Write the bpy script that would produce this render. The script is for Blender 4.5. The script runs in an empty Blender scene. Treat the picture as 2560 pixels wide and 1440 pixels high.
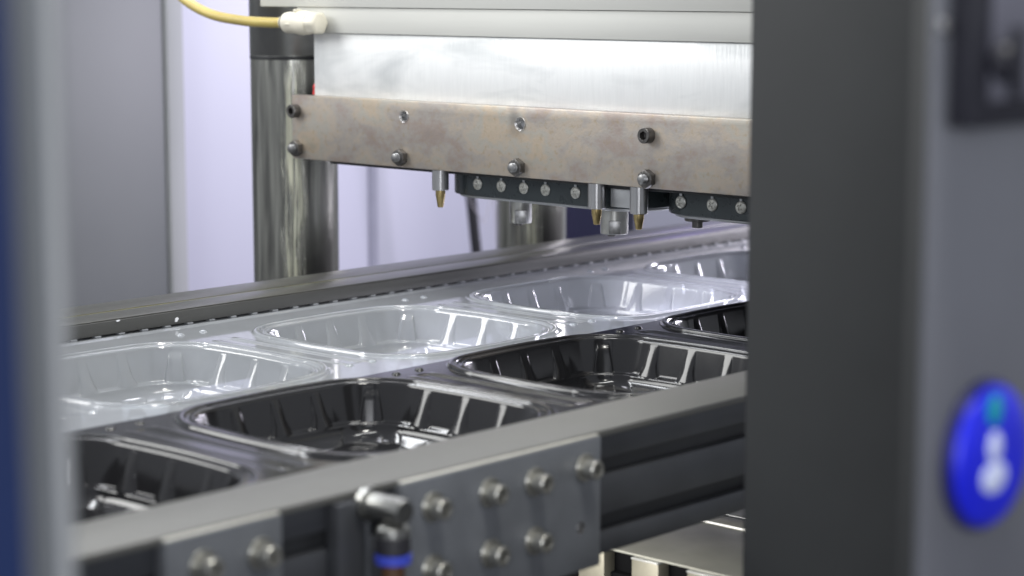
import bpy, bmesh, math, random
from mathutils import Vector, Matrix
random.seed(7)
sc = bpy.context.scene
COL = sc.collection
PI = math.pi

# ------------------------------------------------------------------ camera
YAW = math.radians(42.6)
TH = math.atan(762 / 5191)
Fh = Vector((math.cos(YAW), math.sin(YAW), 0)); Rt = Vector((math.sin(YAW), -math.cos(YAW), 0))
Fw = Fh * math.cos(TH) - Vector((0, 0, 1)) * math.sin(TH)
Up = Vector((0, 0, 1)) * math.cos(TH) + Fh * math.sin(TH)
cd = bpy.data.cameras.new('camera'); cam = bpy.data.objects.new('camera', cd); COL.objects.link(cam)
cam.matrix_world = Matrix(((Rt.x, Up.x, -Fw.x, 0), (Rt.y, Up.y, -Fw.y, 0), (Rt.z, Up.z, -Fw.z, 0.3), (0, 0, 0, 1)))
cd.sensor_width = 36; cd.lens = 5191 / 2560 * 36; cd.clip_start = 0.02; cd.clip_end = 60
cd.dof.use_dof = True; cd.dof.focus_distance = 1.80; cd.dof.aperture_fstop = 5.6; cd.dof.aperture_blades = 0
sc.camera = cam

# ------------------------------------------------------------------ light
w = bpy.data.worlds.new('World'); sc.world = w; w.use_nodes = True
w.node_tree.nodes['Background'].inputs[0].default_value = (0.68, 0.71, 0.78, 1)
w.node_tree.nodes['Background'].inputs[1].default_value = 0.70

def area(name, loc, target, sx, sy, power, color=(1, 1, 1), spread=180):
    l = bpy.data.lights.new(name, 'AREA'); l.shape = 'RECTANGLE'; l.size = sx; l.size_y = sy
    l.energy = power; l.color = color; l.spread = math.radians(spread)
    o = bpy.data.objects.new(name, l); COL.objects.link(o); o.location = loc
    o.rotation_euler = (Vector(target) - Vector(loc)).to_track_quat('-Z', 'Y').to_euler()
    return o
area('hall_lamp', (0.62, 0.18, 1.8), (0.9, 0.85, 0.0), 0.30, 0.16, 22, (1, 0.98, 0.92))
area('ceiling_strip', (1.10, 0.95, 1.75), (1.10, 0.95, 0.0), 1.2, 0.10, 14, (1, 1, 0.97))
area('rear_strip', (1.00, 2.15, 1.25), (1.25, 1.1, 0.0), 1.3, 0.10, 10, (0.95, 0.97, 1.0))
area('side_window_lamp', (-0.22, 2.75, 1.20), (1.4, 1.2, 0.2), 1.0, 0.8, 26, (1, 1, 0.98))
area('operator_side_fill', (-0.75, -0.80, 0.52), (1.1, 0.9, -0.03), 0.95, 0.90, 28, (0.93, 0.95, 1.0))  # added fill from behind the camera for near faces, bed and tray ribs
area('outfeed_lamp', (2.75, 1.30, 0.27), (1.7, 1.25, 0.0), 0.8, 0.25, 20, (0.90, 0.86, 1.0))
area('bed_fill', (0.93, 1.05, -0.070), (1.35, 0.98, -0.15), 0.30, 0.02, 0.22, (1, 0.98, 0.92), 60)  # added light, hidden by the near rail, to brighten the bed and teeth
area('web_underside_fill', (1.75, 1.22, -0.11), (1.75, 1.24, 0.0), 0.55, 0.12, 1.1, (0.92, 0.88, 1.0))  # added unseen light below the web so the clear trays glow through
area('rear_pane_fill', (2.3, 1.95, 1.5), (2.3, 2.5, 0.0), 1.8, 0.3, 20, (0.92, 0.92, 1.0))  # added light that brightens the lavender panes from the front
area('violet_lamp', (2.35, 1.75, 0.30), (1.7, 1.2, 0.0), 0.05, 0.03, 0.2, (0.35, 0.25, 1.0))
sc.view_settings.view_transform = 'Standard'; sc.view_settings.look = 'None'
sc.view_settings.exposure = 0.0; sc.view_settings.gamma = 1.0; sc.view_settings.use_curve_mapping = False

# ------------------------------------------------------------------ materials
def mat(name, base, rough=0.5, metal=0.0, var=0.0, vscale=30, stretch=(1, 1, 1), bump=0.0, bscale=200, rvar=0.0, col2=None, coat=0.0, spec=0.5, bstretch=None):
    m = bpy.data.materials.new(name); m.use_nodes = True
    nt = m.node_tree; N = nt.nodes; L = nt.links
    b = N['Principled BSDF']
    b.inputs['Base Color'].default_value = (*base, 1); b.inputs['Roughness'].default_value = rough
    b.inputs['Metallic'].default_value = metal; b.inputs['Coat Weight'].default_value = coat
    b.inputs['Specular IOR Level'].default_value = spec
    tc = N.new('ShaderNodeTexCoord')
    def noise(scale, st, detail=5):
        mp = N.new('ShaderNodeMapping'); mp.inputs['Scale'].default_value = st
        L.new(tc.outputs['Object'], mp.inputs[0])
        n = N.new('ShaderNodeTexNoise'); n.inputs['Scale'].default_value = scale; n.inputs['Detail'].default_value = detail
        L.new(mp.outputs[0], n.inputs['Vector']); return n
    if var or col2:
        n = noise(vscale, stretch)
        r = N.new('ShaderNodeValToRGB')
        c2 = col2 or tuple(c * (1 - var) for c in base); c1 = base if col2 else tuple(min(1, c * (1 + var)) for c in base)
        r.color_ramp.elements[0].position = 0.32; r.color_ramp.elements[1].position = 0.68
        r.color_ramp.elements[0].color = (*c2, 1); r.color_ramp.elements[1].color = (*c1, 1)
        L.new(n.outputs['Fac'], r.inputs[0]); L.new(r.outputs[0], b.inputs['Base Color'])
    if rvar:
        n = noise(vscale * 2.3, stretch)
        mr = N.new('ShaderNodeMapRange'); mr.inputs[1].default_value = 0.3; mr.inputs[2].default_value = 0.7
        mr.inputs[3].default_value = max(0.02, rough - rvar); mr.inputs[4].default_value = rough + rvar
        L.new(n.outputs['Fac'], mr.inputs[0]); L.new(mr.outputs[0], b.inputs['Roughness'])
    if bump:
        n = noise(bscale, bstretch or stretch, 4)
        bp = N.new('ShaderNodeBump'); bp.inputs['Strength'].default_value = bump; bp.inputs['Distance'].default_value = 0.001
        L.new(n.outputs['Fac'], bp.inputs['Height']); L.new(bp.outputs[0], b.inputs['Normal'])
    return m

M = {}
M['black_plastic'] = mat('black_plastic', (0.012, 0.012, 0.013), 0.13, rvar=0.02, vscale=12)
M['black_dimple'] = M['black_plastic']
M['rail_steel'] = mat('rail_steel', (0.115, 0.115, 0.102), 0.36, 0.7, var=0.05, vscale=20, stretch=(0.1, 1, 1))
M['rail_face'] = mat('rail_face', (0.105, 0.105, 0.10), 0.42, 0.5, var=0.10, vscale=25, stretch=(0.2, 1, 1), bump=0.08, bscale=300, bstretch=(0.05, 1, 1))
M['near_top'] = mat('near_top', (0.130, 0.129, 0.120), 0.5, 0.4, var=0.08, vscale=12, stretch=(0.3, 1, 1), bump=0.1, bscale=300, bstretch=(0.05, 1, 1))
M['profile'] = mat('profile', (0.06, 0.063, 0.07), 0.45, 0.4, var=0.12, vscale=20)
M['slot'] = mat('slot', (0.006, 0.006, 0.007), 0.9, spec=0.1, var=0.1)
M['plate'] = mat('plate', (0.17, 0.18, 0.195), 0.5, 0.5, var=0.10, vscale=30, rvar=0.06)
M['plate_edge'] = mat('plate_edge', (0.55, 0.54, 0.48), 0.4, 0.5, var=0.08)
M['screw'] = mat('screw', (0.35, 0.345, 0.315), 0.33, 0.8, var=0.15, vscale=200)
M['nut'] = mat('nut', (0.25, 0.25, 0.25), 0.38, 0.9, var=0.2, vscale=300)
M['dark_nut'] = mat('dark_nut', (0.12, 0.115, 0.11), 0.38, 0.8, var=0.25, vscale=250)
M['bright_hole'] = mat('bright_hole', (0.45, 0.45, 0.45), 0.32, 0.9, var=0.1)
M['top_plate'] = mat('top_plate', (0.62, 0.62, 0.58), 0.6, 0.1, var=0.05, vscale=18, stretch=(1, 0.15, 1), bump=0.06, bscale=260, bstretch=(1, 0.04, 1))
M['die'] = mat('die', (0.032, 0.040, 0.044), 0.30, 0.3, var=0.15, vscale=40, rvar=0.06)
M['die_plate'] = mat('die_plate', (0.42, 0.43, 0.44), 0.35, 0.6, var=0.1)
M['pan_screw'] = mat('pan_screw', (0.42, 0.42, 0.39), 0.42, 0.6, var=0.25, vscale=260)
M['sleeve'] = mat('sleeve', (0.45, 0.45, 0.45), 0.28, 0.95, var=0.1, vscale=60, stretch=(1, 1, 0.1))
M['brass'] = mat('brass', (0.46, 0.36, 0.17), 0.33, 0.95, var=0.2, vscale=120)
M['stem'] = mat('stem', (0.40, 0.40, 0.38), 0.34, 0.9, var=0.15, vscale=80)
M['fitting'] = mat('fitting', (0.74, 0.70, 0.58), 0.42, 0.0, var=0.08, vscale=60, bump=0.1, bscale=300)
M['cabinet'] = mat('cabinet', (0.135, 0.145, 0.150), 0.5, 0.0, var=0.05, vscale=4)
M['frame'] = mat('frame', (0.38, 0.39, 0.40), 0.7, 0.0, var=0.04, vscale=6)
M['lavender'] = mat('lavender', (0.57, 0.57, 0.69), 0.45, 0.0, var=0.03, vscale=3, stretch=(1, 1, 0.2))
M['seam'] = mat('seam', (0.36, 0.36, 0.46), 0.5, var=0.05)
M['navy'] = mat('navy', (0.014, 0.014, 0.05), 0.4, var=0.15, vscale=5)
M['rubber'] = mat('rubber', (0.018, 0.018, 0.022), 0.5, var=0.1)
M['wire'] = mat('wire', (0.40, 0.38, 0.42), 0.5, var=0.1)
M['red'] = mat('red', (0.65, 0.05, 0.05), 0.4, var=0.1)
M['alu_post'] = mat('alu_post', (0.24, 0.255, 0.265), 0.5, 0.3, var=0.06, vscale=25, stretch=(1, 1, 0.15))
M['blue_panel'] = mat('blue_panel', (0.010, 0.022, 0.080), 0.4, var=0.1, vscale=8)
M['dark_post'] = mat('dark_post', (0.026, 0.028, 0.029), 0.55, var=0.10, vscale=12, bump=0.1, bscale=500)
M['panel'] = mat('panel', (0.15, 0.155, 0.175), 0.32, 0.3, var=0.06, vscale=12)
M['blue_button'] = mat('blue_button', (0.006, 0.012, 0.60), 0.38, 0.0, var=0.1, vscale=40)
M['button_ring'] = mat('button_ring', (0.01, 0.01, 0.10), 0.35, var=0.1)
M['white_mark'] = mat('white_mark', (0.55, 0.60, 0.80), 0.5, var=0.04)
M['switch_frame'] = mat('switch_frame', (0.015, 0.015, 0.022), 0.45, var=0.1)
M['switch_plate'] = mat('switch_plate', (0.13, 0.13, 0.16), 0.4, 0.2, var=0.1, vscale=60)
M['bed'] = mat('bed', (0.42, 0.415, 0.365), 0.5, 0.2, var=0.10, vscale=22, bump=0.08, bscale=200, rvar=0.06)
M['bed_tooth'] = mat('bed_tooth', (0.30, 0.28, 0.22), 0.45, 0.3, var=0.12, vscale=60)
M['bed_edge'] = mat('bed_edge', (0.62, 0.62, 0.60), 0.35, 0.3, var=0.04)
M['dark'] = mat('dark', (0.02, 0.021, 0.023), 0.55, var=0.1)
M['floor'] = mat('floor', (0.10, 0.10, 0.11), 0.6, var=0.15, vscale=4)
M['blue_ring'] = mat('blue_ring', (0.04, 0.06, 0.42), 0.35, var=0.08)
M['brown_tube'] = mat('brown_tube', (0.10, 0.05, 0.025), 0.4, var=0.1)
M['chrome'] = mat('chrome', (0.30, 0.30, 0.285), 0.28, 0.95, var=0.08, vscale=60)
M['flake'] = mat('flake', (0.75, 0.76, 0.78), 0.3, var=0.05)
M['tooth'] = mat('tooth', (0.24, 0.25, 0.265), 0.35, var=0.1, vscale=200)
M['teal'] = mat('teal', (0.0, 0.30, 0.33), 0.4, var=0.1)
M['chain'] = mat('chain', (0.02, 0.02, 0.022), 0.5, var=0.1)

def clear_plastic(name, opac=0.5):
    m = bpy.data.materials.new(name); m.use_nodes = True
    nt = m.node_tree; N = nt.nodes; L = nt.links; N.clear()
    out = N.new('ShaderNodeOutputMaterial')
    dif = N.new('ShaderNodeBsdfDiffuse'); dif.inputs[0].default_value = (0.84, 0.88, 0.92, 1)
    trl = N.new('ShaderNodeBsdfTranslucent'); trl.inputs[0].default_value = (0.80, 0.85, 0.92, 1)
    m0 = N.new('ShaderNodeMixShader'); m0.inputs[0].default_value = 0.5
    L.new(dif.outputs[0], m0.inputs[1]); L.new(trl.outputs[0], m0.inputs[2])
    tr = N.new('ShaderNodeBsdfTransparent'); tr.inputs[0].default_value = (0.90, 0.93, 0.96, 1)
    tc = N.new('ShaderNodeTexCoord'); ns = N.new('ShaderNodeTexNoise'); ns.inputs['Scale'].default_value = 22
    L.new(tc.outputs['Object'], ns.inputs['Vector'])
    mr = N.new('ShaderNodeMapRange'); mr.inputs[3].default_value = opac - 0.07; mr.inputs[4].default_value = opac + 0.07
    L.new(ns.outputs['Fac'], mr.inputs[0])
    m1 = N.new('ShaderNodeMixShader'); L.new(mr.outputs[0], m1.inputs[0]); L.new(tr.outputs[0], m1.inputs[1]); L.new(m0.outputs[0], m1.inputs[2])
    gl = N.new('ShaderNodeBsdfGlossy'); gl.inputs['Roughness'].default_value = 0.06
    fr = N.new('ShaderNodeFresnel'); fr.inputs[0].default_value = 1.70
    m2 = N.new('ShaderNodeMixShader'); L.new(fr.outputs[0], m2.inputs[0]); L.new(m1.outputs[0], m2.inputs[1]); L.new(gl.outputs[0], m2.inputs[2])
    L.new(m2.outputs[0], out.inputs[0])
    return m
M['clear_plastic'] = clear_plastic('clear_plastic', 0.54)

def hose_mat():
    m = mat('hose_plastic', (0.50, 0.40, 0.13), 0.3, var=0.08, vscale=30)
    b = m.node_tree.nodes['Principled BSDF']
    b.inputs['Subsurface Weight'].default_value = 0.3; b.inputs['Subsurface Radius'].default_value = (0.006, 0.004, 0.002)
    return m
M['hose'] = hose_mat()

def steel_bar():
    # heat-tinted, stained steel: tan, pink and yellowish blotches, rust specks
    m = mat('stained_steel', (0.36, 0.31, 0.25), 0.42, 0.55, bump=0.12, bscale=420)
    nt = m.node_tree; N = nt.nodes; L = nt.links; b = N['Principled BSDF']
    tc = N.new('ShaderNodeTexCoord')
    def ns(scale, det, st=(1, 1, 1)):
        mp = N.new('ShaderNodeMapping'); mp.inputs['Scale'].default_value = st; L.new(tc.outputs['Object'], mp.inputs[0])
        n = N.new('ShaderNodeTexNoise'); n.inputs['Scale'].default_value = scale; n.inputs['Detail'].default_value = det; n.inputs['Roughness'].default_value = 0.62
        L.new(mp.outputs[0], n.inputs['Vector']); return n
    n1 = ns(19, 13, (1, 0.7, 1)); r = N.new('ShaderNodeValToRGB'); e = r.color_ramp.elements
    e[0].position = 0.30; e[0].color = (0.29, 0.26, 0.24, 1); e[1].position = 0.72; e[1].color = (0.43, 0.385, 0.31, 1)
    for p, c in ((0.40, (0.36, 0.30, 0.265)), (0.46, (0.39, 0.36, 0.33)), (0.52, (0.46, 0.395, 0.325)), (0.57, (0.42, 0.40, 0.355)), (0.64, (0.49, 0.405, 0.31))):
        x = e.new(p); x.color = (*c, 1)
    L.new(n1.outputs['Fac'], r.inputs[0])
    n2 = ns(170, 8); r2 = N.new('ShaderNodeValToRGB'); r2.color_ramp.elements[0].position = 0.54; r2.color_ramp.elements[1].position = 0.70
    L.new(n2.outputs['Fac'], r2.inputs[0])
    mx = N.new('ShaderNodeMix'); mx.data_type = 'RGBA'; mx.inputs['B'].default_value = (0.36, 0.28, 0.17, 1)
    m5 = N.new('ShaderNodeMath'); m5.operation = 'MULTIPLY'; m5.inputs[1].default_value = 0.55; L.new(r2.outputs[0], m5.inputs[0]); L.new(m5.outputs[0], mx.inputs['Factor']); L.new(r.outputs[0], mx.inputs['A'])
    n3 = ns(9, 3, (1, 1, 1)); r3 = N.new('ShaderNodeValToRGB'); r3.color_ramp.elements[0].position = 0.63; r3.color_ramp.elements[1].position = 0.72
    L.new(n3.outputs['Fac'], r3.inputs[0])
    mx2 = N.new('ShaderNodeMix'); mx2.data_type = 'RGBA'; mx2.inputs['B'].default_value = (0.11, 0.11, 0.115, 1)
    ml = N.new('ShaderNodeMath'); ml.operation = 'MULTIPLY'; ml.inputs[1].default_value = 0.6; L.new(r3.outputs[0], ml.inputs[0])
    L.new(ml.outputs[0], mx2.inputs['Factor']); L.new(mx.outputs['Result'], mx2.inputs['A'])
    L.new(mx2.outputs['Result'], b.inputs['Base Color'])
    return m
M['stained_steel'] = steel_bar()

def milled():
    # bright milled aluminium with arcs of tool marks
    m = mat('milled_aluminium', (0.9, 0.91, 0.9), 0.42, 0.30)
    nt = m.node_tree; N = nt.nodes; L = nt.links; b = N['Principled BSDF']
    tc = N.new('ShaderNodeTexCoord')
    mp = N.new('ShaderNodeMapping'); mp.inputs['Rotation'].default_value = (0.9, 0, 0); mp.inputs['Scale'].default_value = (1, 1, 0.10); L.new(tc.outputs['Object'], mp.inputs[0])
    wv = N.new('ShaderNodeTexNoise'); wv.inputs['Scale'].default_value = 420; wv.inputs['Detail'].default_value = 3; L.new(mp.outputs[0], wv.inputs['Vector'])
    mp2 = N.new('ShaderNodeMapping'); mp2.inputs['Scale'].default_value = (1, 0.30, 1.1); mp2.inputs['Rotation'].default_value = (-0.16, 0, 0); L.new(tc.outputs['Object'], mp2.inputs[0])
    n = N.new('ShaderNodeTexNoise'); n.inputs['Scale'].default_value = 24; n.inputs['Detail'].default_value = 4; n.inputs['Distortion'].default_value = 0.5; L.new(mp2.outputs[0], n.inputs['Vector'])
    r = N.new('ShaderNodeValToRGB'); r.color_ramp.elements[0].position = 0.34; r.color_ramp.elements[1].position = 0.54
    r.color_ramp.elements[0].color = (0.66, 0.68, 0.68, 1); r.color_ramp.elements[1].color = (0.92, 0.93, 0.92, 1)
    L.new(n.outputs['Fac'], r.inputs[0])
    hm = N.new('ShaderNodeMapRange'); hm.inputs[1].default_value = 0.3; hm.inputs[2].default_value = 0.7; hm.inputs[3].default_value = 0.95; hm.inputs[4].default_value = 1.0; L.new(wv.outputs['Fac'], hm.inputs[0])
    hv = N.new('ShaderNodeVectorMath'); hv.operation = 'SCALE'; L.new(r.outputs[0], hv.inputs[0]); L.new(hm.outputs[0], hv.inputs['Scale']); L.new(hv.outputs[0], b.inputs['Base Color'])
    bp = N.new('ShaderNodeBump'); bp.inputs['Strength'].default_value = 0.25; bp.inputs['Distance'].default_value = 0.001
    L.new(wv.outputs['Fac'], bp.inputs['Height']); L.new(bp.outputs[0], b.inputs['Normal'])
    return m
M['milled'] = milled()

def column_mat():
    # steel guide column, oil-darkened with runs of pale grease on it
    m = mat('column_steel', (0.20, 0.20, 0.19), 0.25, 0.9)
    nt = m.node_tree; N = nt.nodes; L = nt.links; b = N['Principled BSDF']
    tc = N.new('ShaderNodeTexCoord'); sp = N.new('ShaderNodeSeparateXYZ'); L.new(tc.outputs['Object'], sp.inputs[0])
    at = N.new('ShaderNodeMath'); at.operation = 'ARCTAN2'; L.new(sp.outputs['Y'], at.inputs[0]); L.new(sp.outputs['X'], at.inputs[1])
    cb = N.new('ShaderNodeCombineXYZ'); L.new(at.outputs[0], cb.inputs[0]); L.new(sp.outputs['Z'], cb.inputs[1])
    def ns(scale, st, det=5, dist=0.0):
        mp = N.new('ShaderNodeMapping'); mp.inputs['Scale'].default_value = st; L.new(cb.outputs[0], mp.inputs[0])
        n = N.new('ShaderNodeTexNoise'); n.inputs['Scale'].default_value = scale; n.inputs['Detail'].default_value = det; n.inputs['Distortion'].default_value = dist
        L.new(mp.outputs[0], n.inputs['Vector']); return n
    n1 = ns(6.0, (1, 1.2, 1), 6, 0.4)
    r = N.new('ShaderNodeValToRGB'); r.color_ramp.elements[0].position = 0.33; r.color_ramp.elements[1].position = 0.72
    r.color_ramp.elements[0].color = (0.15, 0.15, 0.14, 1); r.color_ramp.elements[1].color = (0.44, 0.44, 0.39, 1)
    L.new(n1.outputs['Fac'], r.inputs[0])
    # grease run: a band of angle, wandering with height
    nw = ns(1.0, (0.0, 9, 1), 3)
    wob = N.new('ShaderNodeMath'); wob.operation = 'MULTIPLY_ADD'; wob.inputs[1].default_value = 0.55; L.new(nw.outputs['Fac'], wob.inputs[0]); L.new(at.outputs[0], wob.inputs[2])
    off = N.new('ShaderNodeMath'); off.operation = 'ADD'; off.inputs[1].default_value = 2.06; L.new(wob.outputs[0], off.inputs[0])
    ab = N.new('ShaderNodeMath'); ab.operation = 'ABSOLUTE'; L.new(off.outputs[0], ab.inputs[0])
    mr = N.new('ShaderNodeMapRange'); mr.inputs[1].default_value = 0.30; mr.inputs[2].default_value = 0.12; L.new(ab.outputs[0], mr.inputs[0])
    n2 = ns(14, (1, 0.7, 1), 6, 0.8); mr2 = N.new('ShaderNodeMapRange'); mr2.inputs[1].default_value = 0.42; mr2.inputs[2].default_value = 0.58; L.new(n2.outputs['Fac'], mr2.inputs[0])
    zz = N.new('ShaderNodeMapRange'); zz.inputs[1].default_value = 0.62; zz.inputs[2].default_value = 0.58; L.new(sp.outputs['Z'], zz.inputs[0])
    mm = N.new('ShaderNodeMath'); mm.operation = 'MULTIPLY'; L.new(mr.outputs[0], mm.inputs[0]); L.new(mr2.outputs[0], mm.inputs[1])
    mm2 = N.new('ShaderNodeMath'); mm2.operation = 'MULTIPLY'; L.new(mm.outputs[0], mm2.inputs[0]); L.new(zz.outputs[0], mm2.inputs[1])
    mx = N.new('ShaderNodeMix'); mx.data_type = 'RGBA'; mx.inputs['B'].default_value = (0.62, 0.62, 0.48, 1)
    L.new(mm2.outputs[0], mx.inputs['Factor']); L.new(r.outputs[0], mx.inputs['A']); L.new(mx.outputs['Result'], b.inputs['Base Color'])
    im = N.new('ShaderNodeMath'); im.operation = 'MULTIPLY_ADD'; im.inputs[1].default_value = -0.75; im.inputs[2].default_value = 0.88; L.new(mm2.outputs[0], im.inputs[0])
    L.new(im.outputs[0], b.inputs['Metallic'])
    bp = N.new('ShaderNodeBump'); bp.inputs['Strength'].default_value = 0.5; bp.inputs['Distance'].default_value = 0.002
    L.new(mm2.outputs[0], bp.inputs['Height']); L.new(bp.outputs[0], b.inputs['Normal'])
    return m
M['column'] = column_mat()

# ------------------------------------------------------------------ object helpers
WLOC = {}
def link(o, name, loc, parent):
    COL.objects.link(o); WLOC[o.name] = Vector(loc)
    if parent: o.parent = parent; o.location = Vector(loc) - WLOC[parent.name]
    else: o.location = loc
    return o
def thing(name, label, cat, loc=(0, 0, 0), group=None):
    o = bpy.data.objects.new(name, None); o.empty_display_size = 0.02; link(o, name, loc, None)
    return tag(o, label, cat, group)
def tag(o, label, cat, group=None):
    o['label'] = label; o['category'] = cat
    if group: o['group'] = group
    return o
def struct(o):
    o['kind'] = 'structure'; return o
def finish(me, angle=35):
    for p in me.polygons: p.use_smooth = True
    me.set_sharp_from_angle(angle=math.radians(angle)); me.update()
    return me
def bm_mesh(name, bm, m, angle=35):
    me = bpy.data.meshes.new(name); bmesh.ops.recalc_face_normals(bm, faces=bm.faces); bm.to_mesh(me); bm.free()
    me.materials.append(M[m] if isinstance(m, str) else m)
    return finish(me, angle)
def obj(name, me, loc=(0, 0, 0), parent=None, rot=None):
    o = bpy.data.objects.new(name, me)
    if rot: o.rotation_euler = rot
    return link(o, name, loc, parent)
def cube(bm, x0, x1, y0, y1, z0, z1, bev=0.0, seg=2):
    r = bmesh.ops.create_cube(bm, size=1)
    vs = r['verts']
    for v in vs: v.co = Vector(((x0 + x1) / 2 + v.co.x * (x1 - x0), (y0 + y1) / 2 + v.co.y * (y1 - y0), (z0 + z1) / 2 + v.co.z * (z1 - z0)))
    if bev:
        es = list({e for v in vs for e in v.link_edges})
        bmesh.ops.bevel(bm, geom=es, offset=bev, segments=seg, profile=0.5, affect='EDGES')
def box(name, b, m, parent=None, bev=0.0006):
    """b = x0,x1,y0,y1,z0,z1 in world metres; the origin goes to the middle of the base"""
    c = Vector(((b[0] + b[1]) / 2, (b[2] + b[3]) / 2, b[4]))
    bm = bmesh.new(); cube(bm, b[0] - c.x, b[1] - c.x, b[2] - c.y, b[3] - c.y, 0, b[5] - c.z, bev)
    return obj(name, bm_mesh(name, bm, m), c, parent)
def lathe_bm(bm, prof, seg=32, cap0=True, cap1=True, rf=None, zf=None):
    rings = []
    for i, (r, h) in enumerate(prof):
        ring = []
        for k in range(seg):
            a = 2 * PI * k / seg
            rr = rf(i, a, r) if rf else r
            ring.append(bm.verts.new((rr * math.cos(a), rr * math.sin(a), zf(i, a, rr, h) if zf else h)))
        rings.append(ring)
    for a, b in zip(rings, rings[1:]):
        for k in range(seg):
            bm.faces.new((a[k], a[(k + 1) % seg], b[(k + 1) % seg], b[k]))
    if cap0: bm.faces.new(rings[0][::-1])
    if cap1: bm.faces.new(rings[-1])
def lathe(name, prof, m, seg=32, **k):
    bm = bmesh.new(); lathe_bm(bm, prof, seg, **k); return bm_mesh(name, bm, m)
def tube_mesh(name, pts, r, m, seg=14, res=8):
    P = []
    pts = [Vector(p) for p in pts]
    for i in range(len(pts) - 1):
        p0 = pts[max(i - 1, 0)]; p1 = pts[i]; p2 = pts[i + 1]; p3 = pts[min(i + 2, len(pts) - 1)]
        for k in range(res):
            t = k / res
            P.append(0.5 * ((2 * p1) + (p2 - p0) * t + (2 * p0 - 5 * p1 + 4 * p2 - p3) * t * t + (3 * p1 - p0 - 3 * p2 + p3) * t ** 3))
    P.append(pts[-1])
    bm = bmesh.new(); rings = []; up = Vector((0.123, 0.35, 0.9)).normalized()
    for i, p in enumerate(P):
        d = (P[min(i + 1, len(P) - 1)] - P[max(i - 1, 0)]).normalized()
        x = d.cross(up).normalized(); y = d.cross(x)
        rings.append([bm.verts.new(p + x * (r * math.cos(2 * PI * k / seg)) + y * (r * math.sin(2 * PI * k / seg))) for k in range(seg)])
    for a, b in zip(rings, rings[1:]):
        for k in range(seg): bm.faces.new((a[k], a[(k + 1) % seg], b[(k + 1) % seg], b[k]))
    bm.faces.new(rings[0][::-1]); bm.faces.new(rings[-1])
    return bm_mesh(name, bm, m)
def tube(name, pts, r, m, parent=None, seg=14):
    c = Vector(pts[0]); return obj(name, tube_mesh(name, [Vector(p) - c for p in pts], r, m, seg), c, parent)
FX = (0, -PI / 2, 0)        # local +z looks along -x
FY = (PI / 2, 0, 0)         # local +z looks along -y
def hexr(a, R):             # radius of a hexagon outline of inradius R at angle a
    a = (a % (PI / 3)) - PI / 6
    return R / math.cos(a)

def socket_screw(R, H, m):
    """socket-head cap screw standing on z=0"""
    prof = [(R * .96, 0), (R, R * .04), (R, H - R * .12), (R * .9, H), (R * .62, H), (R * .60, H - R * .02), (R * .58, H - R * .85), (R * .05, H - R * 1.0)]
    return lathe('socket_screw', prof, m, 36, rf=lambda i, a, r: min(r * 1.0, 9) if i < 4 else (hexr(a, r * .86) if i < 7 else r))
def hex_nut(R, H, rs, hs):
    bm = bmesh.new()
    lathe_bm(bm, [(R, 0), (R, H * .86), (R * 1.0, H * .96), (R * .97, H), (rs, H)], 48, rf=lambda i, a, r: hexr(a, R) if i < 2 else (min(hexr(a, R), R * 1.08) if i == 2 else r))
    return bm_mesh('hex_nut', bm, 'dark_nut')
def stud_mesh(rs, H, hs):
    prof = [(rs * .98, H * .9)]; n = 4
    for k in range(n):
        prof += [(rs, H + (hs - H) * k / n * .9 + .0002), (rs * .88, H + (hs - H) * (k + .5) / n * .9)]
    prof += [(rs, hs * .96), (rs * .85, hs), (rs * .1, hs + .0001)]
    return lathe('stud', prof, 'nut', 24)
def pan_screw(R, H, rot):
    prof = []
    for k in range(13):
        t = k / 12
        prof.append((R * math.cos(t * PI / 2 * .98), H * (.25 + .75 * math.sin(t * PI / 2))))
    prof = [(R, 0)] + prof
    def zf(i, a, r, h):
        x = r * math.cos(a + rot); y = r * math.sin(a + rot)
        if (abs(x) < R * .12 and abs(y) < R * .6) or (abs(y) < R * .12 and abs(x) < R * .6): return h - H * .38
        return h
    return lathe('pan_screw', prof, 'pan_screw', 48, zf=zf)

# ------------------------------------------------------------------ setting
bm = bmesh.new(); cube(bm, -6, 8, -6, 8, -0.05, 0)
struct(obj('floor', bm_mesh('floor', bm, 'floor'), (0, 0, -0.95)))

# rear enclosure: grey cabinet, lavender window panels, frame posts
YB = 2.40
t = thing('grey_cabinet', 'grey sheet metal cabinet panel with pale frame post behind the rail', 'cabinet', (1.75, 2.3, -0.95))
box('side_panel', (1.30, 1.715, 2.20, 2.24, -0.95, 1.1), 'cabinet', t, 0.003)
box('frame_post', (1.7165, 1.7450, 2.195, 2.24, -0.95, 1.1), 'frame', t, 0.004)
t = thing('window_wall', 'pale lavender window panels standing behind the steel columns', 'window', (2.4, YB, -0.95))
box('pane', (1.80, 2.272, YB, YB + .012, -0.95, 1.3), 'lavender', t, 0.002)
box('seam_strip', (2.2735, 2.2900, YB - .004, YB + .016, -0.95, 1.3), 'seam', t, 0.004)
box('pane', (2.2915, 3.6, YB, YB + .012, -0.95, 1.3), 'lavender', t, 0.002)
o = box('navy_panel', (2.69, 2.86, 2.33, 2.36, -0.95, 0.6), 'navy', None, 0.002)
tag(o, 'dark navy blue panel standing behind the right hand steel column', 'panel')
o = tube('black_cable', [(2.350, 2.26, 0.30), (2.352, 2.26, 0.1), (2.356, 2.26, 0.0), (2.368, 2.26, -0.08), (2.39, 2.26, -0.3), (2.40, 2.26, -0.94)], 0.0085, 'rubber')
tag(o, 'thick black cable hanging down in front of the lavender window', 'cable')
o = tube('thin_wire', [(2.16, 2.10, 0.25), (2.17, 2.10, 0.1), (2.185, 2.10, 0.0), (2.22, 2.10, -0.05), (2.25, 2.10, -0.09), (2.26, 2.10, -0.94)], 0.0008, 'wire', seg=8)
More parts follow.
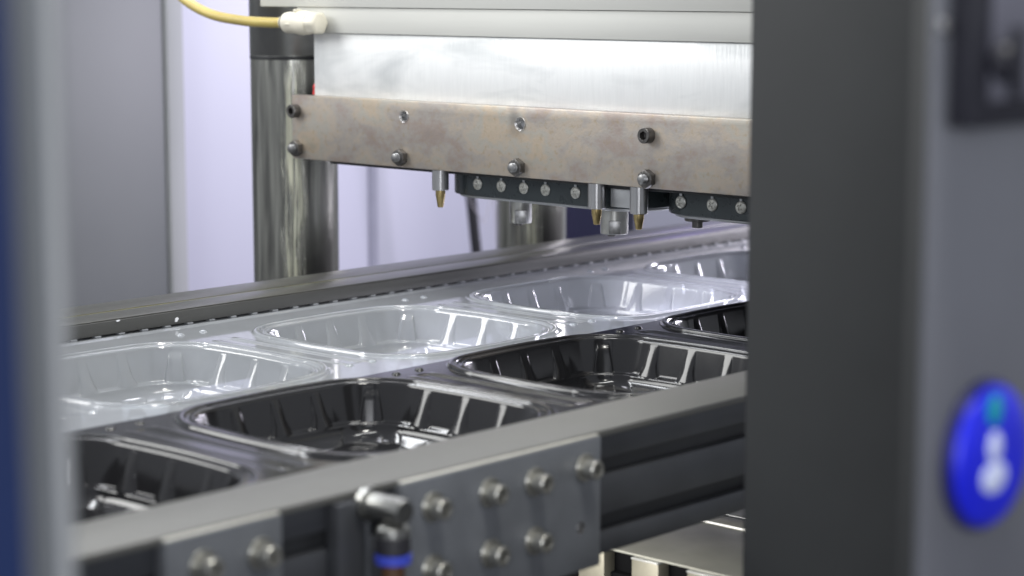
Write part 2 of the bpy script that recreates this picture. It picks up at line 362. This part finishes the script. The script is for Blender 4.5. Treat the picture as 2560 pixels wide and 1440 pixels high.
tag(o, 'thin pale wire hanging beside the thick black cable', 'wire')

# guide columns
def column(x, y, r, label):
    t = thing('guide_column', label, 'column', (x, y, -0.40), 'steel guide columns of the press')
    prof = [(r, 0), (r, 1.6)]
    prof = [(r, 1.6 * k / 40) for k in range(41)]
    obj('rod', lathe('rod', prof, 'column', 96), (x, y, -0.40), t)
    obj('bushing', lathe('bushing', [(r + .0005, 0), (r + .006, .001), (r + .006, .05), (r + .0005, .051)], 'dark', 64, cap0=False, cap1=False), (x, y, -0.16), t)
    return t
column(1.500, 1.70, 0.0465, 'thick steel guide column streaked with pale grease behind the stained bar end')
t2 = column(1.883, 1.70, 0.0430, 'steel guide column standing behind the forming dies and black cable')
# clean upper section of the near column; dark ring below it is painted shadow
o = obj('shadow_ring', lathe('shadow_ring', [(.0466, 0), (.0469, .0005), (.0469, .0035), (.0466, .004)], 'dark', 72, cap0=False, cap1=False), (1.500, 1.70, 0.2195), bpy.data.objects['guide_column'])
o = obj('polished_sleeve', lathe('polished_sleeve', [(.0467, 0), (.0469, .0005), (.0469, .30)], 'chrome', 72, cap0=False, cap1=False), (1.500, 1.70, 0.224), bpy.data.objects['guide_column'])

# ------------------------------------------------------------------ guide rails
t = thing('far_guide_rail', 'long grey steel guide rail with greasy groove along the clear sheet', 'rail', (1.5, 1.485, -0.06))
X0, X1 = 0.45, 2.7
box('rail_body', (X0, X1, 1.4432, 1.527, 0.0019, 0.0135), 'rail_face', t, 0.0008)
box('top_strip', (X0, X1, 1.4445, 1.480, 0.01352, 0.0146), 'rail_steel', t, 0.0005)
box('top_strip', (X0, X1, 1.4845, 1.5262, 0.01352, 0.0146), 'rail_steel', t, 0.0005)
gm = mat('grease_line', (0.20, 0.18, 0.03), 0.25, 0.0, col2=(0.10, 0.10, 0.07), vscale=9, stretch=(0.6, 1, 1), bump=0.3, bscale=150)
M['grease'] = gm
box('grease_groove', (X0, X1, 1.4805, 1.4840, 0.01354, 0.0142), 'grease', t, 0.0003)
box('chain_cover', (X0, X1, 1.450, 1.527, -0.06, 0.0017), 'chain', t, 0.0005)
# gripper teeth along the clear sheet's edge
bm = bmesh.new(); cube(bm, -.0032, .0032, -.003, .003, 0, .0015, .0005)
tm = bm_mesh('gripper_tooth', bm, 'tooth')
for k in range(62):
    obj('gripper_tooth', tm, (0.90 + 0.0249 * k - 0.002, 1.4455, 0.0003), t)

t = thing('near_guide_rail', 'black slotted aluminium rail with pale steel top beside the black sheet', 'rail', (1.1, 0.88, -0.066))
box('top_plate', (0.40, 2.2, 0.8475, 0.9035, 0.0095, 0.0140), 'near_top', t, 0.0008)
# extrusion with two T-slots: bars between recessed slot floors
yf, yb = 0.8535, 0.895
for z0, z1 in ((-0.0075, 0.0094), (-0.0455, -0.0185), (-0.0715, -0.0565)):
    box('profile_face', (0.40, 2.2, yf, 0.862, z0, z1), 'profile', t, 0.0012)
box('slot_core', (0.40, 2.2, 0.8625, yb, -0.0715, 0.0090), 'dark', t, 0.0005)
box('end_block', (0.7715, 0.7935, 0.8425, 0.8532, -0.075, 0.0092), 'profile', t, 0.0012)
box('end_block_edge', (0.7940, 0.8000, 0.8465, 0.8532, -0.075, 0.0093), 'plate', t, 0.0008)

SCR = socket_screw(0.0062, 0.010, 'screw')
WSH = lathe('washer', [(.0036, 0), (.0088, 0), (.0092, .0004), (.0092, .0014), (.0088, .0018), (.0036, .0018)], 'screw', 36, cap0=False, cap1=False)
def plate_screw(t, x, z, yface):
    obj('washer', WSH, (x, yface - .0001, z), t, FY)
    obj('socket_screw', SCR, (x, yface - .0018, z), t, FY)
YF = 0.8432
def plate_with_hole(name, b, holes, m, parent):
    c = Vector(((b[0] + b[1]) / 2, (b[2] + b[3]) / 2, b[4]))
    o = box(name, b, m, parent, 0.0012)
    bm = bmesh.new()
    for (x, y, z, r, dep, ax) in holes:
        g = bmesh.ops.create_cone(bm, cap_ends=True, segments=24, radius1=r, radius2=r, depth=dep)
        for v in g['verts']:
            p = v.co.copy()
            v.co = (Vector((p.z, p.x, p.y)) if ax == 'x' else Vector((p.x, -p.z, p.y))) + Vector((x, y, z)) - c
    cm = bpy.data.meshes.new('cut'); bm.to_mesh(cm); bm.free(); cm.materials.append(M['bright_hole'])
    co = bpy.data.objects.new('cut', cm); COL.objects.link(co); co.location = c
    md = o.modifiers.new('holes', 'BOOLEAN'); md.object = co; md.operation = 'DIFFERENCE'; md.solver = 'EXACT'
    if hasattr(md, 'material_mode'): md.material_mode = 'TRANSFER'
    bpy.context.view_layer.update()
    dg = bpy.context.evaluated_depsgraph_get()
    me = bpy.data.meshes.new_from_object(o.evaluated_get(dg))
    o.modifiers.clear(); o.data = finish(me)
    bpy.data.objects.remove(co)
    return o
t = thing('mounting_plate', 'large grey bolted steel plate with seven screws on the near rail', 'plate', (0.912, YF, -0.074))
plate_with_hole('plate', (0.8225, 1.0020, YF, 0.8533, -0.074, 0.0118), [(0.982, YF, -0.045, 0.0042, 0.014, 'y')], 'plate', t)
box('plate_edge', (0.8235, 1.0010, YF + .001, 0.8528, 0.01185, 0.0128), 'plate_edge', t, 0.0003)
for x, z in ((.8473, -.0058), (.8962, -.0061), (.9373, -.0068), (.9851, -.0062), (.847, -.0438), (.8973, -.0445), (.9374, -.0445)):
    plate_screw(t, x, z, YF)
t = thing('mounting_plate', 'small dark bolted steel plate with two screws on the near rail', 'plate', (0.69, YF, -0.074))
box('plate', (0.6505, 0.7310, YF, 0.8533, -0.074, 0.0118), 'plate', t, 0.0012)
box('plate_edge', (0.6512, 0.7303, YF + .001, 0.8528, 0.01185, 0.0128), 'plate_edge', t, 0.0003)
for x, z in ((.6744, -.0055), (.7146, -.0070)): plate_screw(t, x, z, YF)

# pneumatic elbow fitting between the plates
t = thing('pneumatic_fitting', 'push-in elbow fitting with blue collar and brown tube beside the large plate', 'fitting', (0.7945, 0.822, -0.29))
FXC, FYC = 0.7945, 0.822
obj('threaded_stem', lathe('threaded_stem', [(.0092, 0), (.0098, .0008), (.0098, .005), (.0074, .0056), (.0074, .030), (.0066, .032)], 'chrome', 36), (FXC, 0.8440, 0.0060), t, FY)
obj('cap_ring', lathe('cap_ring', [(.0096, 0), (.0100, .0006), (.0096, .005), (.0066, .0075), (.002, .008)], 'chrome', 32), (FXC, FYC, -0.0090), t)
obj('elbow_body', lathe('elbow_body', [(.0092, 0), (.0100, .0008), (.0100, .0092), (.0094, .010)], 'rubber', 36), (FXC, FYC, -0.0191), t)
obj('release_collar', lathe('release_collar', [(.0080, 0), (.0106, .0006), (.0106, .0052), (.0094, .0058)], 'blue_ring', 36), (FXC, FYC, -0.0250), t)
obj('brown_tube', lathe('brown_tube', [(.0066, 0), (.0066, .259)], 'brown_tube', 24), (FXC, FYC, -0.2841), t)

# ------------------------------------------------------------------ thermoformed sheets
PITCH = 0.271
def tray_mesh(name, m, ylo, yhi):
    A, B, R = 0.0985, 0.0985, 0.047
    NS, NC = 240, 170            # samples along one straight side, one corner
    def outline(e):
        a, b, r = A + e, B + e, R + (e if e > -0.012 else -0.012 + (e + 0.012) * 0.35)
        pts = []
        for q in range(4):
            ang0 = q * PI / 2
            cx, cy = ((a - r), (b - r))
            sx, sy = ((1, 1), (-1, 1), (-1, -1), (1, -1))[q]
            for k in range(NC):
                an = ang0 + PI / 2 * k / NC
                pts.append((sx * cx + r * math.cos(an), sy * cy + r * math.sin(an)))
            nx, ny = ((-1, 1), (-1, -1), (1, -1), (1, 1))[q]
            an = ang0 + PI / 2
            p0 = (sx * cx + r * math.cos(an), sy * cy + r * math.sin(an)); p1 = (nx * cx + r * math.cos(an), ny * cy + r * math.sin(an))
            for k in range(NS):
                s = k / NS; bow = 0.0022 * (1 - (2 * s - 1) ** 2)
                pts.append((p0[0] + (p1[0] - p0[0]) * s + math.cos(an) * bow, p0[1] + (p1[1] - p0[1]) * s + math.sin(an) * bow))
        return pts
    P0 = outline(0)
    n = len(P0)
    # perimeter distance of each sample, and its distance to the nearest rib axis
    arc = R * PI / 2
    ribs = []
    for i in range(n):
        q, k = divmod(i, NC + NS)
        L = 2 * ((B if q % 2 else A) - R)
        L = 2 * ((A if q % 2 == 0 else B) - R)
        if k < NC: u = arc * k / NC
        else: u = arc + L * (k - NC) / NS
        tot = arc + L
        # axes: corner middle, three ribs about the side's middle
        mid = arc + L / 2
        d = min((abs(u - arc / 2), 1), (abs(u - arc / 2 - tot), 1), (abs(u - mid), 0), (abs(u - mid - 0.0385), 0), (abs(u - mid + 0.0385), 0), (abs(u - mid - 0.0385 + tot) , 0))
        if u < mid - 0.0385 - .02: d = min(d, (abs(u + (tot - mid) - 0.0385), 0)) if False else d
        ribs.append(d)
    def sm(x): x = max(0, min(1, x)); return x * x * (3 - 2 * x)
    verts = []; faces = []
    # flange rings from the cell's rectangle inwards
    ro = outline(0.0150); hx = PITCH / 2
    rect = []
    for i, (x, y) in enumerate(ro):
        q, k = divmod(i, NC + NS)
        if k < NC:
            f = k / NC; sx, sy = ((1, 1), (-1, 1), (-1, -1), (1, -1))[q]
            # corner samples run round the corner of the rectangle
            c = (hx if sx > 0 else -hx, yhi if sy > 0 else ylo)
            xs, ys = ro[i - k]; xe, ye = ro[(i - k + NC) % n]
            if q % 2 == 0: p = (c[0], ys + (c[1] - ys) * f * 2) if f < .5 else (c[0] + (xe - c[0]) * (f * 2 - 1), c[1])
            else: p = (xs + (c[0] - xs) * f * 2, c[1]) if f < .5 else (c[0], c[1] + (ye - c[1]) * (f * 2 - 1))
            rect.append(p)
        else:
            rect.append(((x, yhi), (-hx, y), (x, ylo), (hx, y))[q])
    def flange_z(x, y):
        z = 0.0
        ax = abs(x); fd = sm((.086 - abs(y)) / .010)
        z += fd * 0.0007 * (sm((ax - .1215) / .0012) - sm((ax - .1265) / .0012))
        z -= fd * 0.0006 * sm((ax - .1300) / .0015)
        dy = yhi - y
        z += (0.0014 if yhi > .13 else 0) * (sm((dy - .010) / .0012) - sm((dy - .016) / .0015))
        return z
    NF = 30
    rows = []
    for j in range(NF):
        tt = j / NF
        rows.append([(rx + (x - rx) * tt, ry + (y - ry) * tt) for (rx, ry), (x, y) in zip(rect, ro)])
    for row in rows:
        for x, y in row: verts.append((x, y, flange_z(x, y)))
    # rim and wall profile: (offset, z)
    prof = [(.0150, 0), (.0140, .0001), (.0135, .0006), (.0131, .0018), (.0125, .0025), (.0115, .0027), (.0085, .0027), (.0077, .0024), (.0073, .0014), (.0069, .0008), (.0062, .0006),
            (.0040, .0006), (.0032, .0008), (.0027, .0013), (.0020, .0014), (.0013, .0013), (.0006, .0010), (.0000, .0005), (-.0005, -.0002), (-.0009, -.0010), (-.0012, -.0020)]
    wall = []
    zs = [-.0026, -.0032, -.0038, -.0043, -.0048, -.0054, -.0060, -.0068]
    zs += [-.0068 - .0013 * k for k in range(1, 16)]
    zs += [-.0267, -.0272, -.0277, -.0282, -.0287, -.0292, -.0298, -.0304]
    for z in zs: wall.append((-.0012 + .30 * (z + .0020), z))
    eb = wall[-1][0]; r = 0.0110; zc = wall[-1][1]
    fil = []
    for k in range(1, 15):
        a = (PI / 2 - 0.12) * k / 14
        fil.append((eb - .0170 * (1 - math.cos(a)) - .0030 * math.sin(a), zc - r * math.sin(a)))
    bot = []
    e0, z0 = fil[-1]
    for de, dz in ((-.003, -.0004), (-.008, -.0006), (-.012, -.0006), (-.0135, -.0002), (-.0145, .0014), (-.0155, .0026), (-.017, .0030), (-.022, .0030), (-.030, .0028), (-.042, .0026)):
        bot.append((e0 + de, z0 + dz))
    RIB = 0.0036
    for (e, z) in prof + wall + fil + bot:
        pts = outline(e)
        isw = z <= -.0024
        for i, (x, y) in enumerate(pts):
            dz = 0
            if isw:
                dep = -z
                d, cor = ribs[i]
                wdt = (.0040 + .24 * dep) if cor else (.0036 + .13 * dep + .0040 * sm((dep - .018) / .016))
                edge = sm((wdt - d) / .0017 + .5)
                if not cor: edge = .55 * edge + .45 * max(0, 1 - (d / wdt) ** 2)
                rib = edge * (sm((dep - .0026) / .0080) if cor else max(0, min(1, (dep - .0015) / .026)))
                led = sm((dep - .0264) / .0026)
                off = max(rib * (.5 if cor else 1), led) * RIB
                if e < eb - .004: off = RIB * sm(1 - (eb - .004 - e) / .016) + .0014 * rib * sm((eb - .002 - e) / .005) * sm(1 - (eb - .010 - e) / .012)
                # inward normal
                q, k = divmod(i, NC + NS)
                an = q * PI / 2 + (PI / 2 * k / NC if k < NC else PI / 2)
                x -= math.cos(an) * off; y -= math.sin(an) * off
            else:
                z2 = z
                if e >= .0149: dz = flange_z(x, y)
            verts.append((x, y, z + dz))
    nr = NF + len(prof) + len(wall) + len(fil) + len(bot)
    for j in range(nr - 1):
        b0 = j * n; b1 = b0 + n
        for i in range(n):
            i2 = (i + 1) % n
            faces.append((b0 + i, b0 + i2, b1 + i2, b1 + i))
    faces.append(tuple(range((nr - 1) * n, nr * n)))
    me = bpy.data.meshes.new(name); me.from_pydata(verts, [], faces); me.materials.append(M[m])
    return finish(me, 60)

DIM = None
def dimple_mesh(m):
    prof = [(.0040, -.0003), (.0036, .0003), (.0030, .0010), (.0021, .0015), (.0011, .0018), (.0002, .0019)]
    return lathe('dimple', prof, m, 24, cap0=False)
def sheet(name, label, m, yc, ylo, yhi, ks, zz):
    t = thing(name, label, 'plastic sheet', (1.2525, yc, zz))
    me = tray_mesh('tray', m, ylo - yc, yhi - yc); dm = dimple_mesh(m)
    for k in ks:
        x = 1.2525 + PITCH * k
        tr = obj('tray', me, (x, yc, zz), t)
        for sx in (-1, 1):
            for y in (ylo + .040 if m == 'clear_plastic' else ylo + .014, yhi - .045 if m == 'clear_plastic' else yhi - .013):
                obj('dimple', dm, (x + sx * .1230, y, zz), tr)
    return t
sheet('clear_tray_sheet', 'clear plastic sheet formed into a row of ribbed square trays', 'clear_plastic', 1.277, 1.151, 1.4485, range(-2, 5), 0.0)
sheet('black_tray_sheet', 'glossy black plastic sheet formed into a row of ribbed square trays', 'black_plastic', 1.040, 0.885, 1.1505, range(-2, 5), 0.0)

# small plastic chips left on the far rail
def flake(x, y, z, sx, sz, label, rot):
    bm = bmesh.new()
    vs = [bm.verts.new(p) for p in ((-sx * .6, 0, -sz), (sx * .3, 0, -sz * .9), (sx, 0, sz * .5), (sx * .2, 0, sz), (-sx * .8, 0, sz * .3))]
    f = bm.faces.new(vs); r = bmesh.ops.extrude_face_region(bm, geom=[f])
    for v in r['geom']:
        if isinstance(v, bmesh.types.BMVert): v.co.y -= .0007
    o = obj('plastic_flake', bm_mesh('plastic_flake', bm, 'flake'), (x, y, z), None, rot); tag(o, label, 'flake', 'plastic chips on the far rail'); return o
flake(1.1315, 1.4431, 0.0062, .0022, .0022, 'larger white plastic chip stuck to the far rail face', (0, 0.2, 0))
flake(1.0683, 1.4431, 0.0128, .0024, .0008, 'narrow white plastic chip on the top edge of the far rail', (0, 0, 0))

# ------------------------------------------------------------------ press head
XB = 1.400
t = thing('forming_press', 'bright milled aluminium press head with stacked plates above the trays', 'press', (1.7, 1.2, 0.12))
box('milled_block', (1.412, 2.02, 0.72, 1.5692, 0.1860, 0.2508), 'milled', t, 0.0008)
box('spacer_plate', (1.4085, 2.02, 0.70, 1.5900, 0.2510, 0.2762), 'top_plate', t, 0.0006)
box('upper_plate', (1.4065, 2.02, 0.66, 1.6440, 0.2765, 0.40), 'top_plate', t, 0.0006)
box('backing_plate', (1.4145, 2.02, 0.74, 1.55, 0.1200, 0.1856), 'dark', t, 0.0006)

t = thing('stained_bar', 'heat stained steel bar bolted along the front of the press head', 'bar', (XB, 1.28, 0.124))
plate_with_hole('bar', (XB, 1.4117, 0.80, 1.5905, 0.1240, 0.1884), [(XB, 1.4283, 0.1734, 0.0050, 0.016, 'x'), (XB, 1.2770, 0.1730, 0.0054, 0.016, 'x')], 'stained_steel', t)
for y, z, r in ((1.4283, .1734, .0050), (1.2770, .1730, .0054)):
    obj('drilled_hole', lathe('drilled_hole', [(r + .0012, .0002), (r + .0010, .0005), (r - .0003, -.0008), (r - .0006, -.0062), (.0004, -.0072)], 'bright_hole', 32, cap0=False), (XB, y, z), t, FX)
NUT = hex_nut(0.0073, 0.0062, 0.0040, 0.0112)
STUD = stud_mesh(0.0042, 0.0062, 0.0112)
SOC = socket_screw(0.0068, 0.0085, 'dark_nut')
WS2 = lathe('washer', [(.0042, 0), (.0082, 0), (.0085, .0003), (.0085, .0010), (.0042, .0011)], 'nut', 36, cap0=False, cap1=False)
for y, z in ((1.5818, .1349), (1.4315, .1340), (1.2789, .1334), (1.1264, .1324), (0.975, .132)):
    obj('hex_nut', NUT, (XB - .0001, y, z), t, FX)
    obj('stud', STUD, (XB - .0001, y, z), t, FX)
for y, z in ((1.5828, .1724), (1.1264, .1701)):
    obj('socket_screw', SOC, (XB - .0001, y, z), t, FX)

# forming dies hanging below the bar
def round_frame(x0, x1, y0, y1, z0, z1, r, m, name, parent, flare=0.0):
    c = Vector(((x0 + x1) / 2, (y0 + y1) / 2, z0)); bm = bmesh.new()
    def ring(ex, z):
        vs = []
        for q, (sx, sy) in enumerate(((1, 1), (-1, 1), (-1, -1), (1, -1))):
            for k in range(13):
                a = q * PI / 2 + PI / 2 * k / 12; rr = r + ex
                vs.append(bm.verts.new((sx * ((x1 - x0) / 2 + ex - rr) + rr * math.cos(a), sy * ((y1 - y0) / 2 + ex - rr) + rr * math.sin(a), z)))
        return vs
    h = z1 - z0
    R = [ring(-.0008, 0), ring(0, .0008), ring(0, h - .0005), ring(-.0006, h)]
    n = len(R[0])
    for a, b in zip(R, R[1:]):
        for k in range(n): bm.faces.new((a[k], a[(k + 1) % n], b[(k + 1) % n], b[k]))
    bm.faces.new(R[0][::-1]); bm.faces.new(R[-1])
    return obj(name, bm_mesh(name, bm, m), c, parent)
PAN = [pan_screw(0.0056, 0.0019, a) for a in (0.2, 0.9, 0.5)]
def die(y0, y1, ys, label):
    t = thing('forming_die', label, 'die', (1.53, (y0 + y1) / 2, 0.0965), 'forming dies below the press head')
    round_frame(1.4215, 1.640, y0, y1, 0.1000, 0.1199, 0.045, 'die', 'die_frame', t)
    round_frame(1.4260, 1.636, y0 + .004, y1 - .004, 0.0972, 0.0999, 0.043, 'die_plate', 'die_plate', t)
    for k, y in enumerate(ys):
        obj('pan_screw', PAN[k % 3], (1.4214, y, 0.1118), t, FX)
        box('screw_slot', (1.4206, 1.4213, y - .0014, y + .0014, 0.1165, 0.1195), 'die_plate', t, 0.0002)
    return t
d1 = die(1.1560, 1.4080, (1.351, 1.3205, 1.292, 1.265, 1.2285), 'dark forming die with five visible cross head screws above the clear trays')
d2 = die(0.905, 1.1440, (1.1075, 1.0735, 1.043, 1.012), 'dark forming die overlapped by the dark post above the black trays')
box('side_block', (1.4150, 1.4205, 1.1585, 1.1820, 0.1030, 0.1195), 'die_plate', d1, 0.0006)
def stem(t, x, y, z0, r, nutz):
    obj('ejector_stem', lathe('ejector_stem', [(r * .96, 0), (r, .0006), (r, 0.0965 - z0)], 'stem', 40), (x, y, z0), t)
    bm = bmesh.new(); cube(bm, -.0055, .0055, -.0055, .0055, 0, .0125, .0006)
    obj('square_nut', bm_mesh('square_nut', bm, 'nut'), (x - (r - .004) * .74, y - (r - .004) * .67, z0 + nutz), t, (0, 0, 0.70))
    obj('stem_tip', lathe('stem_tip', [(.0030, 0), (.0038, .0004), (.0038, .0026)], 'dark_nut', 24), (x - r * .3, y, z0 - .0024), t)
stem(d1, 1.452, 1.3240, 0.0745, 0.0105, 0.0004)
stem(d1, 1.452, 1.2080, 0.0735, 0.0128, 0.0006)
obj('stem_flange', lathe('stem_flange', [(.011, 0), (.0115, .0005), (.0115, .004)], 'dark_nut', 32), (1.452, 1.1128, 0.0925), d2)
obj('stem_tip', lathe('stem_tip', [(.0040, 0), (.0048, .0004), (.0048, .006)], 'dark_nut', 24), (1.452, 1.1128, 0.0862), d2)

def pin(y, label, x=1.4085, zs=.1045, zt=.0880, R=.0080):
    t = thing('guide_pin', label, 'pin', (x, y, zt), 'brass tipped pins below the stained bar')
    obj('sleeve', lathe('sleeve', [(R * .94, 0), (R, .0006), (R, .1238 - zs)], 'sleeve', 40), (x, y, zs), t)
    h = zs - zt
    obj('brass_tip', lathe('brass_tip', [(.0022, 0), (.0029, .0003), (.0031, .002), (.0042, h * .55), (.0047, h * .72), (.0047, h * .98)], 'brass', 32), (x, y, zt), t)
pin(1.3880, 'brass tipped steel pin standing apart from both dies under the bar')
pin(1.1925, 'brass tipped steel pin in front of the middle of the die stem', zs=.1010, zt=.0866)
pin(1.1440, 'brass tipped steel pin beside the gap between the two dies', zs=.1000, zt=.0860)

# air hose and white elbow fitting at the head's corner
t = thing('hose_fitting', 'off-white plastic elbow fitting on the corner of the press head', 'fitting', (1.395, 1.555, 0.262))
yy = 1.596
def along_y(name, prof, m, y, x=1.396, z=0.2608, seg=32, parent=t, **k):
    return obj(name, lathe(name, prof, m, seg, **k), (x, y, z), parent, FY)
along_y('collar', [(.0062, 0), (.0078, .0004), (.0082, .004), (.0088, .0050)], 'fitting', 1.5965)
along_y('body', [(.0090, 0), (.0104, .0012), (.0110, .006), (.0106, .014), (.0120, .020), (.0122, .026), (.0116, .032), (.0108, .036)], 'fitting', 1.5914)
along_y('lock_ring', [(.0094, 0), (.0098, .0003), (.0098, .0009), (.0094, .0012)], 'dark', 1.5929, cap0=False, cap1=False)
along_y('hex_end', [(.0100, 0), (.0112, .0008), (.0112, .0120), (.0100, .0135), (.0080, .0145)], 'fitting', 1.5552, rf=lambda i, a, r: min(hexr(a, r * .93), r * 1.02))
box('wing', (1.3846, 1.3874, 1.5620, 1.5830, 0.2586, 0.2604), 'fitting', t, 0.0008)
box('release_tab', (1.389, 1.397, 1.5700, 1.5745, 0.2715, 0.2745), 'fitting', t, 0.0010)
o = tube('air_hose', [(1.40, 1.83, 0.345), (1.40, 1.79, 0.305), (1.398, 1.755, 0.2825), (1.396, 1.71, 0.2680), (1.396, 1.66, 0.2620), (1.396, 1.62, 0.2605), (1.396, 1.5955, 0.2607)], 0.0053, 'hose', seg=20)
tag(o, 'translucent yellow air hose curving into the white elbow fitting', 'hose')
o = tube('red_cable', [(1.4135, 1.5715, 0.1890), (1.4135, 1.5705, 0.194), (1.4135, 1.5700, 0.198), (1.425, 1.571, 0.206)], 0.0016, 'red', seg=10)
tag(o, 'short bit of red cable at the top corner of the stained bar', 'cable')

# ------------------------------------------------------------------ lower press bed
t = thing('press_bed', 'grey lower press bed plate with a row of pale teeth below the rail', 'press', (1.4, 1.0, -0.95))
box('bed_plate', (1.1935, 1.3040, 0.60, 1.60, -0.1318, -0.1300), 'bed', t, 0.0004)
box('bed_core', (1.2040, 1.3040, 0.60, 1.60, -0.1500, -0.1320), 'slot', t, 0.0004)
box('bed_step', (1.3060, 1.3270, 0.60, 1.60, -0.1500, -0.1285), 'bed', t, 0.0008)
box('bright_edge', (1.3042, 1.3058, 0.60, 1.60, -0.1500, -0.1283), 'bed_edge', t, 0.0003)
box('rear_plate', (1.334, 1.80, 0.60, 1.60, -0.1500, -0.1290), 'die_plate', t, 0.0008)
box('bed_base', (1.1985, 1.80, 0.60, 1.60, -0.93, -0.1505), 'slot', t, 0.0008)
for k in range(11):
    y = 0.9710 - .0532 * (k - 3)
    o = box('tooth', (1.1905, 1.2035, y - .0258, y, -0.24, -0.1336), 'bed_tooth', t, 0.0006)
    box('tooth_edge', (1.1895, 1.1985, y - .0257, y - .0001, -0.1334, -0.1319), 'bed_edge', o, 0.0004)

# ------------------------------------------------------------------ near frame
t = thing('door_post', 'slim pale aluminium door post standing beside the blue panel', 'post', (0.360, 0.516, -0.95))
box('post', (0.3505, 0.3605, 0.5095, 0.5400, -0.95, 1.2), 'alu_post', t, 0.0025)
box('slot_strip', (0.3535, 0.3575, 0.5088, 0.5094, -0.95, 1.2), 'frame', t, 0.0002)
o = box('blue_panel', (0.15, 0.3190, 0.4735, 0.4815, -0.95, 1.2), 'blue_panel', None, 0.002)
tag(o, 'dark blue door panel beside the slim aluminium post', 'panel')
t = thing('machine_post', 'wide charcoal machine post between the trays and the control panel', 'post', (1.05, 0.68, -0.95))
box('post', (1.0, 1.12, 0.55, 0.7290, -0.95, 1.2), 'dark_post', t, 0.003)
box('edge_seal', (1.004, 1.02, 0.7292, 0.7315, -0.95, 1.2), 'rubber', t, 0.0008)
t = thing('control_panel', 'dark blue-grey control panel carrying the blue touch button', 'control panel', (0.74, 0.402, -0.95))
box('stand', (0.72, 0.76, 0.4060, 0.446, -0.95, 0.35), 'dark_post', t, 0.002)
box('panel', (0.6650, 0.83, 0.400, 0.4050, -0.20, 0.40), 'panel', t, 0.0015)
t = thing('touch_button', 'round glossy blue button with a white symbol on the control panel', 'button', (0.7072, 0.3995, 0.1192))
obj('base_ring', lathe('base_ring', [(.0290, 0), (.0298, .001), (.0294, .003), (.0280, .004)], 'button_ring', 64), (0.7030, 0.3995, 0.1192), t, FY)
obj('lens', lathe('lens', [(.0276, 0), (.0276, .0010), (.0268, .0022), (.0240, .0034), (.018, .0042), (.010, .0046), (.001, .0047)], 'blue_button', 64, cap0=False), (0.7030, 0.3956, 0.1192), t, FY)
# white symbol: a round head over a wide body, raised on the lens
bm = bmesh.new(); bmesh.ops.create_uvsphere(bm, u_segments=20, v_segments=12, radius=1)
for v in bm.verts: v.co = Vector((v.co.x * .0048, v.co.y * .0014, v.co.z * .0062))
obj('symbol_head', bm_mesh('symbol_head', bm, 'white_mark'), (0.6985, 0.3908, 0.1240), t)
bm = bmesh.new(); bmesh.ops.create_uvsphere(bm, u_segments=24, v_segments=12, radius=1)
for v in bm.verts: v.co = Vector((v.co.x * .0092, v.co.y * .0014, v.co.z * .0062))
obj('symbol_body', bm_mesh('symbol_body', bm, 'white_mark'), (0.6990, 0.3909, 0.1120), t)
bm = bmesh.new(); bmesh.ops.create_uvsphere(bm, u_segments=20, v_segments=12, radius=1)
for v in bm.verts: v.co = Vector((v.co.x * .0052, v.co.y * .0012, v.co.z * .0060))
obj('teal_spot', bm_mesh('teal_spot', bm, 'teal'), (0.6985, 0.3912, 0.1385), t)  # flat teal ellipse near the top of the lens
t = thing('switch_box', 'dark framed switch box with a key switch on the control panel', 'switch', (0.72, 0.395, 0.25))
box('frame', (0.6700, 0.81, 0.3880, 0.3996, 0.2475, 0.345), 'switch_frame', t, 0.002)
box('face_plate', (0.6790, 0.80, 0.3862, 0.3878, 0.2570, 0.338), 'switch_plate', t, 0.001)
obj('switch_knob', lathe('switch_knob', [(.0075, 0), (.0075, .004), (.0065, .006), (.0010, .0062)], 'switch_frame', 32), (0.6845, 0.3861, 0.2715), t, FY)
box('switch_key', (0.6810, 0.6850, 0.3758, 0.3798, 0.2585, 0.2845), 'switch_frame', t, 0.0008)
obj('cover_screw', lathe('cover_screw', [(.0030, 0), (.0028, .0012), (.0015, .002), (.0002, .0022)], 'bright_hole', 20), (0.6655, 0.3994, 0.2842), t, FY)
